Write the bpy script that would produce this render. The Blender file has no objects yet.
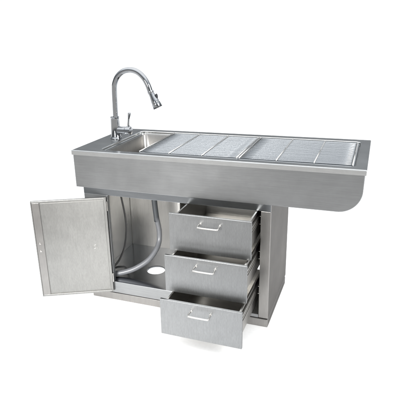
import bpy, bmesh, math, random
from mathutils import Vector, Matrix
random.seed(4)
S = bpy.context.scene
C = S.collection
PI = math.pi

# ------------------------------------------------------------------ materials
def nmat(name):
    m = bpy.data.materials.new(name); m.use_nodes = True
    nt = m.node_tree; b = nt.nodes['Principled BSDF']
    return m, nt, b

def steel(name, col=(.56, .56, .55), rough=.30, grain=(2, 130, 130), gb=.10, wav=.12, blotch=.05, metal=1.0, edge=(.6, .6, .6)):
    """brushed stainless sheet: grain streaks, faint smudges, slightly wavy sheet"""
    m, nt, b = nmat(name); N = nt.nodes; K = nt.links
    tc = N.new('ShaderNodeTexCoord')
    mp = N.new('ShaderNodeMapping'); mp.inputs['Scale'].default_value = grain
    K.new(tc.outputs['Object'], mp.inputs['Vector'])
    g = N.new('ShaderNodeTexNoise'); g.inputs['Scale'].default_value = 3; g.inputs['Detail'].default_value = 6
    K.new(mp.outputs['Vector'], g.inputs['Vector'])
    s = N.new('ShaderNodeTexNoise'); s.inputs['Scale'].default_value = 4; s.inputs['Detail'].default_value = 2
    s.inputs['Roughness'].default_value = .62
    K.new(tc.outputs['Object'], s.inputs['Vector'])
    # colour: very small grain + smudge variation of the metal itself
    r1 = N.new('ShaderNodeMapRange'); r1.inputs[1].default_value = .3; r1.inputs[2].default_value = .7
    r1.inputs[3].default_value = 1 - blotch; r1.inputs[4].default_value = 1 + blotch
    K.new(g.outputs['Fac'], r1.inputs[0])
    mx = N.new('ShaderNodeVectorMath'); mx.operation = 'SCALE'; mx.inputs[0].default_value = col
    g2 = N.new('ShaderNodeTexNoise'); g2.inputs['Scale'].default_value = 11; g2.inputs['Detail'].default_value = 4
    K.new(mp.outputs['Vector'], g2.inputs['Vector'])
    sm = N.new('ShaderNodeTexNoise'); sm.inputs['Scale'].default_value = 16; sm.inputs['Detail'].default_value = 6; sm.inputs['Roughness'].default_value = .7
    K.new(tc.outputs['Object'], sm.inputs['Vector'])
    r3 = N.new('ShaderNodeMapRange'); r3.inputs[1].default_value = .25; r3.inputs[2].default_value = .75; r3.inputs[3].default_value = .95; r3.inputs[4].default_value = 1.05
    K.new(sm.outputs['Fac'], r3.inputs[0])
    r4 = N.new('ShaderNodeMapRange'); r4.inputs[1].default_value = .3; r4.inputs[2].default_value = .7; r4.inputs[3].default_value = 1 - blotch*1.4; r4.inputs[4].default_value = 1 + blotch*1.4
    K.new(g2.outputs['Fac'], r4.inputs[0])
    m1 = N.new('ShaderNodeMath'); m1.operation = 'MULTIPLY'; K.new(r1.outputs[0], m1.inputs[0]); K.new(r3.outputs[0], m1.inputs[1])
    m2 = N.new('ShaderNodeMath'); m2.operation = 'MULTIPLY'; K.new(m1.outputs[0], m2.inputs[0]); K.new(r4.outputs[0], m2.inputs[1])
    K.new(m2.outputs[0], mx.inputs['Scale']); K.new(mx.outputs[0], b.inputs['Base Color'])
    r2 = N.new('ShaderNodeMapRange'); r2.inputs[1].default_value = .3; r2.inputs[2].default_value = .7
    r2.inputs[3].default_value = rough * .9; r2.inputs[4].default_value = rough * 1.12
    K.new(s.outputs['Fac'], r2.inputs[0]); K.new(r2.outputs[0], b.inputs['Roughness'])
    w = N.new('ShaderNodeTexNoise'); w.inputs['Scale'].default_value = 2.6; w.inputs['Detail'].default_value = 1
    K.new(tc.outputs['Object'], w.inputs['Vector'])
    b1 = N.new('ShaderNodeBump'); b1.inputs['Strength'].default_value = wav; b1.inputs['Distance'].default_value = .05
    K.new(w.outputs['Fac'], b1.inputs['Height'])
    b2 = N.new('ShaderNodeBump'); b2.inputs['Strength'].default_value = gb; b2.inputs['Distance'].default_value = .001
    K.new(g.outputs['Fac'], b2.inputs['Height']); K.new(b1.outputs['Normal'], b2.inputs['Normal'])
    K.new(b2.outputs['Normal'], b.inputs['Normal'])
    b.inputs['Metallic'].default_value = metal; b.inputs['Specular Tint'].default_value = (*edge, 1)
    return m

def plain(name, col, rough=.5, metal=0, bump=0, scale=60):
    m, nt, b = nmat(name); N = nt.nodes; K = nt.links
    tc = N.new('ShaderNodeTexCoord'); n = N.new('ShaderNodeTexNoise'); n.inputs['Scale'].default_value = scale
    n.inputs['Detail'].default_value = 5
    K.new(tc.outputs['Object'], n.inputs['Vector'])
    r = N.new('ShaderNodeMapRange'); r.inputs[3].default_value = .92; r.inputs[4].default_value = 1.06
    K.new(n.outputs['Fac'], r.inputs[0])
    v = N.new('ShaderNodeVectorMath'); v.operation = 'SCALE'; v.inputs[0].default_value = col
    K.new(r.outputs[0], v.inputs['Scale']); K.new(v.outputs[0], b.inputs['Base Color'])
    b.inputs['Roughness'].default_value = rough; b.inputs['Metallic'].default_value = metal
    if bump:
        bp = N.new('ShaderNodeBump'); bp.inputs['Strength'].default_value = bump; bp.inputs['Distance'].default_value = .001
        K.new(n.outputs['Fac'], bp.inputs['Height']); K.new(bp.outputs['Normal'], b.inputs['Normal'])
    return m

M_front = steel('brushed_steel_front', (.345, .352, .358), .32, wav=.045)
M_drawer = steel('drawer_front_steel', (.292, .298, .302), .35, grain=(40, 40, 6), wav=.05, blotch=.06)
M_toprail_shaded = steel('top_rail_shaded_steel', (.27, .285, .30), .26, wav=.08)  # same steel, darker and bluer: shade under the apron put into the colour
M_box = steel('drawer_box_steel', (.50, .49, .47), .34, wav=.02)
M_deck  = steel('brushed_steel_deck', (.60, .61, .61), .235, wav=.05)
M_tray  = steel('tray_steel', (.30, .32, .34), .30, wav=.15)
M_basin = steel('basin_steel', (.37, .36, .345), .30, grain=(60, 60, 3))
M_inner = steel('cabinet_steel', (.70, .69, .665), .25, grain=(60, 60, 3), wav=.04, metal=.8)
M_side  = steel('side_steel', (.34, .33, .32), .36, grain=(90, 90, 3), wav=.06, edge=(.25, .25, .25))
M_floor = steel('cabinet_floor_steel', (.42, .43, .45), .11, wav=.12)
M_door  = steel('door_sheet', (.325, .324, .314), .40, grain=(30, 30, 6), wav=.05)
M_wire  = plain('grate_steel', (.43, .45, .47), .40, 1)
M_rail  = plain('slide_zinc', (.55, .54, .52), .28, 1)
M_black = plain('black_plastic', (.03, .03, .035), .4)
M_hose  = plain('grey_hose', (.13, .135, .145), .35, 0, .1)
M_cuff  = plain('dark_rubber_cuff', (.05, .055, .06), .45)
M_braid = plain('braided_hose', (.20, .20, .20), .4, .6, .6, 400)
M_chrome = plain('chrome', (.36, .37, .385), .035, 1)
M_handle = plain('polished_steel', (.70, .68, .65), .16, 1)
M_white = plain('white_sweep_paper', (.93, .93, .93), .9, 0)

# ------------------------------------------------------------------ mesh helpers
def obj(name, bm, mat, parent=None, bevel=0, seg=2, smooth=False, label=None, off=None):
    bmesh.ops.recalc_face_normals(bm, faces=bm.faces)
    if off is not None: bmesh.ops.translate(bm, verts=bm.verts, vec=-Vector(off))
    me = bpy.data.meshes.new(name); bm.to_mesh(me); bm.free()
    o = bpy.data.objects.new(name, me); C.objects.link(o)
    me.materials.append(mat)
    if parent: o.parent = parent
    if label: o['label'] = label
    if bevel:
        b = o.modifiers.new('bevel', 'BEVEL'); b.width = bevel; b.segments = seg; b.limit_method = 'ANGLE'; b.angle_limit = .6
        b.harden_normals = False
    if smooth:
        for p in me.polygons: p.use_smooth = True
    return o

def box(bm, x0, x1, y0, y1, z0, z1, mat=None):
    vs = [bm.verts.new((x, y, z)) for x in (x0, x1) for y in (y0, y1) for z in (z0, z1)]
    if mat is not None:
        for v in vs: v.co = mat @ v.co
    for f in ((0, 1, 3, 2), (4, 6, 7, 5), (0, 4, 5, 1), (2, 3, 7, 6), (0, 2, 6, 4), (1, 5, 7, 3)):
        bm.faces.new([vs[i] for i in f])
    return bm

def rrect(x0, x1, y0, y1, r, z, k=6):
    pts = []
    for cx, cy, a0 in ((x1 - r, y1 - r, 0), (x0 + r, y1 - r, PI/2), (x0 + r, y0 + r, PI), (x1 - r, y0 + r, 1.5*PI)):
        for i in range(k + 1):
            a = a0 + PI/2*i/k
            pts.append((cx + r*math.cos(a), cy + r*math.sin(a), z))
    return pts

def skin(bm, rings, cap=False, closed=True):
    L = [[bm.verts.new(p) for p in r] for r in rings]
    n = len(L[0])
    for a, b in zip(L, L[1:]):
        for i in range(n if closed else n - 1):
            j = (i + 1) % n
            bm.faces.new((a[i], a[j], b[j], b[i]))
    if cap: bm.faces.new(L[-1])
    return L

def spline(P, n=10):
    P = [Vector(p) for p in P]; Q = [P[0]*2 - P[1]] + P + [P[-1]*2 - P[-2]]; out = []
    for i in range(1, len(Q) - 2):
        a, b, c, d = Q[i-1:i+3]
        for k in range(n):
            t = k/n
            out.append(.5*((2*b) + (c - a)*t + (2*a - 5*b + 4*c - d)*t*t + (3*b - a - 3*c + d)*t**3))
    out.append(P[-1]); return out

def tube(bm, P, r, seg=16, ribs=0, caps=True):
    """sweep with a rotation-minimising frame; r number or function of 0..1"""
    P = [Vector(p) for p in P]; n = len(P); rings = []
    t = (P[1] - P[0]).normalized(); u = t.orthogonal().normalized()
    for i, p in enumerate(P):
        t2 = (P[min(i+1, n-1)] - P[max(i-1, 0)]).normalized()
        u = (u - t2*u.dot(t2)).normalized(); w = t2.cross(u)
        rr = r(i/(n-1)) if callable(r) else r
        if ribs and i % 2: rr *= ribs
        rings.append([p + (u*math.cos(a) + w*math.sin(a))*rr for a in (2*PI*k/seg for k in range(seg))])
    L = skin(bm, rings)
    if caps: bm.faces.new(L[0]); bm.faces.new(L[-1])
    return bm

def lathe(bm, prof, o, ax, seg=28):
    """prof: (distance along axis, radius)"""
    o = Vector(o); ax = Vector(ax).normalized(); u = ax.orthogonal().normalized(); w = ax.cross(u)
    rings = [[o + ax*d + (u*math.cos(a) + w*math.sin(a))*max(r, 1e-4) for a in (2*PI*k/seg for k in range(seg))] for d, r in prof]
    L = skin(bm, rings); bm.faces.new(L[0]); bm.faces.new(L[-1])
    return bm

def nb(): return bmesh.new()
def autosmooth(o, ang=.7):
    for p in o.data.polygons: p.use_smooth = True
    o.data.set_sharp_from_angle(angle=ang)
    return o

def empty(name, loc, parent=None, **kw):
    o = bpy.data.objects.new(name, None); C.objects.link(o); o.location = loc; o.empty_display_size = .1
    if parent: o.parent = parent
    for k, v in kw.items(): o[k] = v
    return o

# ------------------------------------------------------------------ sizes (metres)
H = .899; W = .6254; LN = 1.5
APB = .6925                       # underside of the tub
X0, X1, YF, YB = .030, 1.083, .037, .560     # cabinet box
FZ = .118                         # cabinet floor
D0, D1 = .620, 1.031              # drawer opening

root = empty('sink_table', (.55, .30, 0), label='stainless steel grooming table with sink, chrome faucet, open cupboard door and three pulled out drawers',
             category='sink table')
R0 = (.55, .30, 0)
def part(name, bm, mat, parent=None, **kw):
    return obj(name, bm, mat, parent or root, off=R0 if parent is None else None, **kw)

# ---- tub apron: front sheet, back sheet and the sheet wrapped round the end
bm = nb()
ax0, ax1, ay0, ay1, top, rc = .006, 1.4925, .006, W - .006, H - .020, .105
prof = [(ax0, top), (ax0, APB)] + [(ax1 - rc + rc*math.sin(a), APB + rc - rc*math.cos(a)) for a in (PI/2*i/18 for i in range(19))] + [(ax1, top)]
fr = [bm.verts.new((x, ay0, z)) for x, z in prof]; bk = [bm.verts.new((x, ay1, z)) for x, z in prof]
bm.faces.new(fr); bm.faces.new(bk)
for i in range(len(prof) - 1): bm.faces.new((fr[i], fr[i+1], bk[i+1], bk[i]))
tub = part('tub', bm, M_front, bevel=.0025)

# ---- rim / deck with the long rounded opening, folded down lip and inner ledge
bm = nb()
OX0, OX1, OY0, OY1 = .150, 1.450, .048, .568
rings = [rrect(.004, LN-.004, .004, W-.004, .002, H-.0245),
         rrect(0, LN, 0, W, .003, H-.025), rrect(0, LN, 0, W, .003, H-.004),
         rrect(.0012, LN-.0012, .0012, W-.0012, .003, H-.0012), rrect(.004, LN-.004, .004, W-.004, .003, H), rrect(.0065, LN-.0065, .0065, W-.0065, .003, H), rrect(OX0-.006, OX1+.006, OY0-.006, OY1+.006, .036, H),
         rrect(OX0-.003, OX1+.003, OY0-.003, OY1+.003, .033, H), rrect(OX0, OX1, OY0, OY1, .03, H-.003),
         rrect(OX0, OX1, OY0, OY1, .03, H-.013), rrect(OX0+.002, OX1-.002, OY0+.002, OY1-.002, .03, H-.015),
         rrect(OX0+.017, OX1-.017, OY0+.014, OY1-.014, .028, H-.0155)]
skin(bm, rings)
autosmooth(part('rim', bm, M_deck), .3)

# ---- sink basin (deep) and drain tray (shallow) hanging under the ledge
IX0, IX1, IY0, IY1 = OX0+.017, OX1-.017, OY0+.014, OY1-.014
bm = nb()
BX1 = .368
skin(bm, [rrect(IX0, BX1, IY0, IY1, .028, H-.0155), rrect(IX0+.003, BX1-.003, IY0+.003, IY1-.003, .03, H-.020),
          rrect(IX0+.006, BX1-.006, IY0+.006, IY1-.006, .035, .745), rrect(IX0+.012, BX1-.012, IY0+.012, IY1-.012, .035, .725),
          rrect(IX0+.03, BX1-.03, IY0+.03, IY1-.03, .03, .716), rrect(.25, .29, .29, .33, .0199, .712)], cap=True)
basin = autosmooth(part('basin', bm, M_basin), .9)
bm = nb(); lathe(bm, [(0, .038), (.003, .040), (.004, .036), (.0045, .012)], (.27, .31, .7135), (0, 0, 1))
obj('drain_strainer', bm, M_chrome, basin, smooth=False, off=R0)
bm = nb()
TX0 = .384
ts = [rrect(TX0, IX1, IY0, IY1, .028, H-.0155), rrect(TX0+.002, IX1-.002, IY0+.002, IY1-.002, .028, H-.028),
      rrect(TX0+.012, IX1-.012, IY0+.012, IY1-.012, .025, H-.034), rrect(TX0+.25, IX1-.25, .28, .34, .02, H-.046)]
ts = [[(x, y, z - (.008*(1 - (x - TX0)/(IX1 - TX0)) if i > 1 else 0)) for x, y, z in r] for i, r in enumerate(ts)]
skin(bm, ts, cap=True)
autosmooth(part('drain_tray', bm, M_tray), .9)
bm = nb(); box(bm, BX1-.003, TX0+.003, IY0, IY1, H-.021, H-.0165); part('tray_divider', bm, M_tray)

# ---- faucet
FY = .333
fa = empty('faucet', (.095, FY, H), root); fa.location = Vector((.095, FY, H)) - Vector(R0)
FO = (.095, FY, H)
bm = nb()
lathe(bm, [(0, .033), (.004, .0335), (.008, .031), (.014, .0285), (.09, .0265), (.118, .0250), (.121, .0265), (.126, .0265), (.128, .021)], (.095, FY, H), (0, 0, 1))
autosmooth(obj('faucet_body', bm, M_chrome, fa, off=FO), .5)
path = [(.101, FY, 1.02), (.103, FY, 1.10), (.106, FY, 1.18), (.112, FY, 1.215), (.132, FY, 1.252), (.168, FY, 1.280), (.212, FY, 1.289), (.256, FY, 1.279), (.292, FY, 1.250), (.316, FY, 1.212), (.332, FY, 1.168)]
bm = nb(); tube(bm, spline(path, 8), .0155, 20)
obj('spout_pipe', bm, M_chrome, fa, smooth=True, off=FO)
bm = nb()
hd = Vector((.040, 0, -.083)).normalized(); h0 = Vector((.330, FY, 1.176))
lathe(bm, [(0, .0145), (.004, .0175), (.010, .0175), (.014, .0155), (.03, .017), (.058, .0225), (.064, .0228), (.066, .0215), (.069, .0215), (.071, .024), (.092, .0265), (.096, .025), (.0965, .018)], h0, hd)
sp = autosmooth(obj('spray_head', bm, M_chrome, fa, off=FO), .5)
bm = nb()
sd = Vector((.083, 0, .040)).normalized()
lathe(bm, [(0, .004), (.003, .0085), (.012, .0085), (.0145, .006)], h0 + hd*.044 + sd*.012, sd, 16)
c0 = h0 + hd*.05 + sd*.018
bmesh.ops.scale(bm, vec=(1, .8, 1.6), verts=bm.verts, space=Matrix.Translation(-c0))
autosmooth(obj('spray_button', bm, M_black, fa, off=FO), .6)
bm = nb(); lathe(bm, [(0, .0262), (.0055, .0262), (.006, .02)], h0 + hd*.0945, hd)
autosmooth(obj('spray_nozzle', bm, M_black, fa, off=FO), .5)
bm = nb()
lathe(bm, [(0, .021), (.02, .0225), (.066, .0225), (.070, .0255), (.094, .0255), (.100, .022), (.103, .012)], (.095, FY, .948), (1, 0, 0))
autosmooth(obj('valve_housing', bm, M_chrome, fa, off=FO), .5)
bm = nb()
tube(bm, spline([(.182, FY, .966), (.181, FY, .985), (.184, FY, 1.010), (.188, FY, 1.030), (.191, FY, 1.044), (.192, FY, 1.053)], 6),
     lambda t: .0072 - .0022*min(t*3, 1) + .0038*math.sin(max(0, t - .45)/.55*PI*.62) if t < .94 else (.0066 if t < .98 else .003), 14)
obj('lever', bm, M_chrome, fa, smooth=True, off=FO)

# ---- cabinet carcass: each sheet a part
cab = empty('cabinet', (0, 0, 0), root)
CB = R0
def cpart(name, boxes, mat, bevel=.002, **kw):
    bm = nb()
    for b in boxes: box(bm, *b)
    return obj(name, bm, mat, cab, bevel=bevel, off=R0, **kw)
cpart('side_panel', [(X0, X0+.008, YF+.004, YB, FZ-.02, APB-.002)], M_inner)
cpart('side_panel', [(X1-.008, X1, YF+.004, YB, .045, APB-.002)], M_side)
cpart('back_panel', [(X0+.0085, X1-.0085, YB-.008, YB-.001, FZ-.02, APB-.002)], M_inner)
# front frame
cpart('stile', [(X0+.001, .178, YF, YF+.0035, .1185, .6465), (.174, .1775, YF+.004, YF+.022, .1185, .6465)], M_front)
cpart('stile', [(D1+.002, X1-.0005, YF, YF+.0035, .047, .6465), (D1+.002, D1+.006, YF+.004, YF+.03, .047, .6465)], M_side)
cpart('top_rail', [(X0+.001, X1-.001, YF-.001, YF+.004, .647, APB-.002)], M_toprail_shaded)
cpart('divider_panel', [(.592, .606, YF+.002, YB-.009, FZ+.002, .646)], M_inner)
# floor sheet with a round pipe hole
bm = nb(); fx0, fx1, fy0, fy1, hcx, hcy, hr = X0+.009, .591, YF-.002, YB-.009, .352, .243, .056
n = 48; ring = [(hcx + hr*math.cos(2*PI*i/n), hcy + hr*math.sin(2*PI*i/n)) for i in range(n)]
outer = []
for x, y in ring:
    dx, dy = x - hcx, y - hcy
    t = min([((fx1 if dx > 0 else fx0) - hcx)/dx if abs(dx) > 1e-9 else 1e9, ((fy1 if dy > 0 else fy0) - hcy)/dy if abs(dy) > 1e-9 else 1e9])
    outer.append([hcx + dx*t, hcy + dy*t])
for cxx, cyy in ((fx0, fy0), (fx0, fy1), (fx1, fy0), (fx1, fy1)):
    k = min(range(n), key=lambda i: (outer[i][0]-cxx)**2 + (outer[i][1]-cyy)**2); outer[k] = [cxx, cyy]
skin(bm, [[(x, y, FZ-.010) for x, y in outer], [(x, y, FZ) for x, y in outer], [(x, y, FZ) for x, y in ring], [(x, y, FZ-.004) for x, y in ring]])
obj('cabinet_floor', bm, M_floor, cab, off=R0)
cpart('bottom_rail', [(X0+.001, D0-.001, YF-.0025, YF+.003, .046, FZ-.0015)], M_front)
cpart('bottom_rail', [(D0, D1+.001, YF, YF+.003, .046, .066)], M_front)
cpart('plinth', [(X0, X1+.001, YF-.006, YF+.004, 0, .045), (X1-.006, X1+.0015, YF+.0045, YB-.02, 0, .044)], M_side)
cpart('drawer_bay_floor', [(.608, X1-.009, YF+.006, YB-.01, .050, .056)], M_inner)

# ---- hoses inside the cupboard
bm = nb()
hp = spline([(.3455, .30, .44), (0.35, 0.3, 0.416), (0.36, 0.3, 0.353), (0.363, 0.285, 0.294), (0.358, 0.24, 0.25), (0.328, 0.19, 0.204), (0.268, 0.145, 0.165), (0.209, 0.115, 0.145), (0.158, 0.095, 0.137), (.10, .08, .134)], 16)
tube(bm, hp, .0145, 18, ribs=1.16)
hose = obj('drain_hose', bm, M_hose, root, smooth=True, off=R0)
bm = nb(); tube(bm, spline([(.330, .30, .72), (.333, .30, .62), (.338, .30, .53), (.3475, .30, .415)], 8), .0165, 18)
obj('hose_cuff', bm, M_cuff, hose, smooth=True, off=R0)
bm = nb(); tube(bm, spline([(.060, .36, .72), (.074, .36, .60), (.083, .36, .522), (.101, .36, .40), (.102, .36, .303), (.093, .34, .20), (.096, .27, .150), (.09, .20, .1255), (.07, .12, .1245)], 40), .0055, 10, ribs=1.18)
obj('supply_hose', bm, M_braid, root, smooth=True, off=R0)

# ---- cupboard door, swung right round past the stile
da = .4652; hx, hy, dl, zb, zt = .1765, .021, .4062, .058, .639
u = Vector((-math.cos(da), -math.sin(da), 0)); nrm = Vector((math.sin(da), -math.cos(da), 0))
DM = Matrix((( u.x, nrm.x, 0, hx - R0[0]), (u.y, nrm.y, 0, hy - R0[1]), (0, 0, 1, 0), (0, 0, 0, 1)))
bm = nb()
# door pan: outer sheet with folded returns (u along the door, n towards the viewer, z up)
box(bm, 0, dl, -.016, -.006, zb, zt, DM)
box(bm, 0, .007, -.0055, 0, zb, zt, DM); box(bm, dl-.005, dl, -.0055, 0, zb, zt, DM)
box(bm, .0075, dl-.0055, -.0055, 0, zb, zb+.012, DM); box(bm, .0075, dl-.0055, -.0055, 0, zt-.009, zt, DM)
door = obj('door', bm, M_door, root, bevel=.0015)
bm = nb(); box(bm, dl-.046, dl-.0055, -.0055, -.001, zb+.0125, zt-.0095, DM)
obj('stiffener', bm, M_side, door, bevel=.0015)
bm = nb(); box(bm, .014, dl-.050, -.0055, -.0035, zb+.018, zt-.014, DM)
obj('inner_panel', bm, M_door, door, bevel=.001)
bm = nb()
bm.free()
for z in (.39, .345):
    bm = nb(); lathe(bm, [(0, .005), (.003, .005), (.004, .003)], DM @ Vector((dl-.024, -.001, z)), nrm, 14)
    obj('latch', bm, M_handle, door)
bm = nb()
cen = DM @ Vector((.083, -.0032, .350)); e = Vector((0, 0, 1))
tube(bm, [cen + (u*math.cos(a)*.0085 + e*math.sin(a)*.012) + u*math.sin(a)*-.005 for a in (2*PI*i/24 for i in range(25))], .0011, 6, caps=False)
obj('lock_ring', bm, M_rail, door, smooth=True)
for z in (.12, .56):
    bm = nb(); a = DM @ Vector((-.004, -.006, z)); lathe(bm, [(0, .0045), (.055, .0045)], a, (0, 0, 1), 12)
    obj('hinge', bm, M_rail, door)

# ---- drawers: one built, two copied
YD, HD = -.145, .194
def make_drawer():
    d = empty('drawer', (0, 0, 0), root)
    w = D1 - D0 - .001
    O = obj
    bm = nb(); box(bm, 0, w, 0, .002, -HD, 0)            # folded front panel with returns
    box(bm, 0, w, .0022, .014, -.0022, -.0002); box(bm, 0, w, .0022, .014, -HD, -HD+.002)
    box(bm, 0, .0018, .0022, .014, -HD+.0022, -.0024); box(bm, w-.0018, w, .0022, .014, -HD+.0022, -.0024)
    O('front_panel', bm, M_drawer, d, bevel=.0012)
    bx0, bx1, by1, bz0, bz1 = .030, w-.020, .470, -.165, -.012
    bm = nb()
    box(bm, bx0, bx0+.0015, .0145, by1, bz0, bz1); box(bm, bx1-.0015, bx1, .0145, by1, bz0, bz1)
    box(bm, bx0-.006, bx0, .0145, by1, bz1-.0015, bz1); box(bm, bx1, bx1+.006, .0145, by1, bz1-.0015, bz1)
    box(bm, bx0+.002, bx1-.002, by1-.002, by1, bz0, bz1); box(bm, bx0+.002, bx1-.002, .0145, .0165, bz0, bz1)
    box(bm, bx0+.002, bx1-.002, .017, by1-.0025, bz0, bz0+.0015)
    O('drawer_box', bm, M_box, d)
    # bail handle
    bm = nb(); hxa, hxb, hz, r = .158, .262, -.037, .0038
    pts = [(hxa+.004, 0, hz)] + [(hxa + .004*(1-t), -.030*t, hz - .002*t) for t in (.35, .8)] + [(hxa+.002, -.037, hz-.004), (hxa+.012, -.042, hz-.005)]
    pts += [(hxb-.012, -.042, hz-.005), (hxb-.002, -.037, hz-.004)] + [(hxb - .004*(1-t), -.030*t, hz - .002*t) for t in (.8, .35)] + [(hxb-.004, 0, hz)]
    tube(bm, spline(pts, 5), r, 12)
    for x in (hxa+.004, hxb-.004): lathe(bm, [(0, .0065), (.002, .0065), (.003, .0045)], (x, -.0002, hz), (0, -1, 0), 14)
    O('handle', bm, M_handle, d, smooth=True)
    for s, xa in ((1, bx1+.0005), (-1, bx0-.0005)):
        bm = nb()
        zc = -.062
        for (a, b, za, zb_, y0, y1) in ((0, .003, zc-.006, zc+.006, .02, .46), (.0035, .0045, zc-.018, zc+.018, .03, .465),
                                        (.0045, .010, zc+.0155, zc+.018, .03, .465), (.0045, .010, zc-.018, zc-.0155, .03, .465),
                                        (.0048, .0075, zc+.005, zc+.010, .024, .465), (.0048, .0075, zc-.010, zc-.005, .024, .465)):
            xs = sorted((xa + s*a, xa + s*b)); box(bm, xs[0], xs[1], y0, y1, za, zb_)
        O('slide_rail', bm, M_rail, d)
    return d
def copy_tree(o, parent):
    c = o.copy(); C.objects.link(c); c.parent = parent
    for ch in list(o.children): copy_tree(ch, c)
    return c
dr0 = make_drawer()
specs = [(-.145, .6582, 'top drawer, pulled out least'), (-.218, .4681, 'middle drawer'), (-.2952, .2688, 'bottom drawer, pulled out farthest')]
for i, (y, z, lab) in enumerate(specs):
    d = dr0 if i == 0 else copy_tree(dr0, root)
    d.location = (D0 + .0005 - R0[0], y - R0[1], z); d['label'] = lab
# fixed outer slide channels in the carcass
for (y, z, lab) in specs:
    for x0, x1 in ((D1-.0055, D1+.0012), (D0+.006, D0+.013)):
        bm = nb(); zc = z - .062
        box(bm, x0, x1, YF+.008, YB-.03, zc-.022, zc-.019); box(bm, x0, x1, YF+.008, YB-.03, zc+.019, zc+.022)
        sx_ = x1 - .001 if x0 > .8 else x0
        box(bm, sx_, sx_+.001, YF+.008, YB-.03, zc-.0188, zc+.0188)
        obj('slide_channel', bm, M_rail, cab, off=R0)

# ---- lift-out grates, two, each a thing of its own
def make_grate(x0, x1, bars):
    t = empty('drain_grate', ((x0+x1)/2, .308, H-.0155))
    O3 = ((x0+x1)/2, .308, H-.0155)
    y0, y1 = .0655, .5505
    z = H - .007
    bm = nb()
    rr = rrect(x0, x1, y0, y1, .012, z, 5); rr.append(rr[0])
    rr2 = [Vector(p) for p in rr]
    tube(bm, rr2, .0035, 8, caps=False)
    obj('border_wire', bm, M_wire, t, smooth=True, off=O3)
    bm = nb(); n = 22
    for i in range(n):
        y = y0 + (y1-y0)*(i+1)/(n+1)
        P = []
        for k in range(9):
            x = x0 + (x1-x0)*k/8
            j = 0 if k in (0, 8) else random.uniform(-.0008, .0008)
            P.append((x, y + j, z + .0035 + (random.uniform(-.0002, .0002))))
        tube(bm, P, .0030, 10)
    obj('parallel_wires', bm, M_wire, t, smooth=True, off=O3)
    for b in bars:
        bm = nb(); tube(bm, [(b, y0, z+.0072), (b, (y0+y1)/2, z+.0072), (b, y1, z+.0072)], .0032, 8)
        obj('cross_bar', bm, M_handle, t, smooth=True, off=O3)
    return t
g1 = make_grate(.372, .902, (.376, .541, .719, .898))
g1['label'] = 'steel wire drain grate lying beside the open sink basin'; g1['category'] = 'drain grate'; g1['group'] = 'wire grates on the table top'
g2 = make_grate(.908, 1.444-.004, (.912, 1.092, 1.267, 1.436))
g2['label'] = 'steel wire drain grate over the rounded end of the table, far from the sink'; g2['category'] = 'drain grate'; g2['group'] = 'wire grates on the table top'

# ---- white sweep: floor running back and curving up
bm = nb()
prof = [(-.98, 0), (-.9, 0), (2, 0), (6, 0), (14, 0), (34, 0)] + [(34 + 6*math.sin(a), 6 - 6*math.cos(a)) for a in (PI*.44*i/14 for i in range(1, 15))]
a = [bm.verts.new((-44, y, z)) for y, z in prof]; b = [bm.verts.new((30, y, z)) for y, z in prof]
for i in range(len(prof)-1): bm.faces.new((a[i], b[i], b[i+1], a[i+1]))
fl = obj('floor', bm, M_white, smooth=True); fl['kind'] = 'structure'

# ------------------------------------------------------------------ light
w = bpy.data.worlds.new('World'); S.world = w; w.use_nodes = True
nt = w.node_tree; N = nt.nodes; K = nt.links; bg = N['Background']
tc = N.new('ShaderNodeTexCoord'); sx = N.new('ShaderNodeSeparateXYZ'); K.new(tc.outputs['Generated'], sx.inputs[0])
mr = N.new('ShaderNodeMapRange'); mr.inputs[1].default_value = -1; mr.inputs[2].default_value = 1
K.new(sx.outputs['Z'], mr.inputs[0])
cr = N.new('ShaderNodeValToRGB'); cr.color_ramp.interpolation = 'EASE'
E = cr.color_ramp.elements
def el(pos, c):
    e = E.new(pos); e.color = (*c, 1)
E[0].position = 0; E[0].color = (.30, .30, .30, 1); E[1].position = 1; E[1].color = (1, 1, 1, 1)
el(.35, (.36, .355, .35)); el(.48, (.34, .335, .325)); el(.53, (.095, .10, .104)); el(.62, (.125, .133, .142)); el(.72, (.32, .34, .36)); el(.85, (.9, .92, .94))
K.new(mr.outputs[0], cr.inputs[0])
K.new(cr.outputs[0], bg.inputs['Color']); bg.inputs['Strength'].default_value = 2.1

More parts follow.
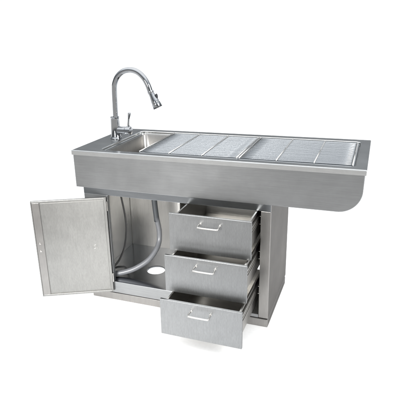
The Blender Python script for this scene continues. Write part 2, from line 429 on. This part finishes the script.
def area(name, loc, target, size, power, col=(1, 1, 1)):
    l = bpy.data.lights.new(name, 'AREA'); l.shape = 'RECTANGLE'; l.size, l.size_y = size; l.energy = power; l.color = col
    o = bpy.data.objects.new(name, l); C.objects.link(o); o.location = loc
    o.rotation_euler = (Vector(target) - Vector(loc)).to_track_quat('-Z', 'Y').to_euler(); return o
area('added_right_fill', (3.8, -.9, 2.3), (1.2, -.1, 0), (1.6, 1.6), 95, (1, .99, .97))  # added fill, unseen: lightens the side panel and the floor shadow
lo = area('added_front_fill', (.35, -2.7, 1.35), (.36, .3, .22), (.7, .6), 8, (1, .985, .96)); lo.data.spread = math.radians(34)  # added unseen fill that brightens the cupboard interior
sl = bpy.data.lights.new('added_hole_spot', 'SPOT'); sl.energy = 1500; sl.spot_size = math.radians(2.2); sl.spot_blend = .35; sl.shadow_soft_size = .01  # added narrow beam, whitens the ground seen through the cupboard floor hole
so = bpy.data.objects.new('added_hole_spot', sl); C.objects.link(so); so.location = (1.47, -2.15, 1.56)
so.rotation_euler = (Vector((hcx, hcy, FZ)) - so.location).to_track_quat('-Z', 'Y').to_euler()

# ------------------------------------------------------------------ camera
cd = bpy.data.cameras.new('Camera'); cam = bpy.data.objects.new('Camera', cd); C.objects.link(cam); S.camera = cam
cx, cy, cz, yaw, pitch, roll, f, px, py = 1.5174, -2.1947, 1.4987, .3773, -.3421, -.0292, 493.2364, 184.6015, 203.9352
F = Vector((-math.sin(yaw)*math.cos(pitch), math.cos(yaw)*math.cos(pitch), math.sin(pitch)))
Rr = Vector((math.cos(yaw), math.sin(yaw), 0)); U = Rr.cross(F)
c, s = math.cos(roll), math.sin(roll)
R2 = c*Rr + s*U; U2 = -s*Rr + c*U
cam.matrix_world = Matrix(((R2.x, U2.x, -F.x, cx), (R2.y, U2.y, -F.y, cy), (R2.z, U2.z, -F.z, cz), (0, 0, 0, 1)))
cd.sensor_width = 36; cd.lens = f/400*36; cd.shift_x = (200 - px)/400; cd.shift_y = (py - 200)/400
cd.clip_end = 200; cd.clip_start = .05

S.render.engine = 'CYCLES'; S.cycles.max_bounces = 12; S.cycles.glossy_bounces = 8; S.cycles.diffuse_bounces = 5
S.view_settings.view_transform = 'Standard'; S.view_settings.look = 'None'; S.view_settings.exposure = 0; S.view_settings.gamma = 1
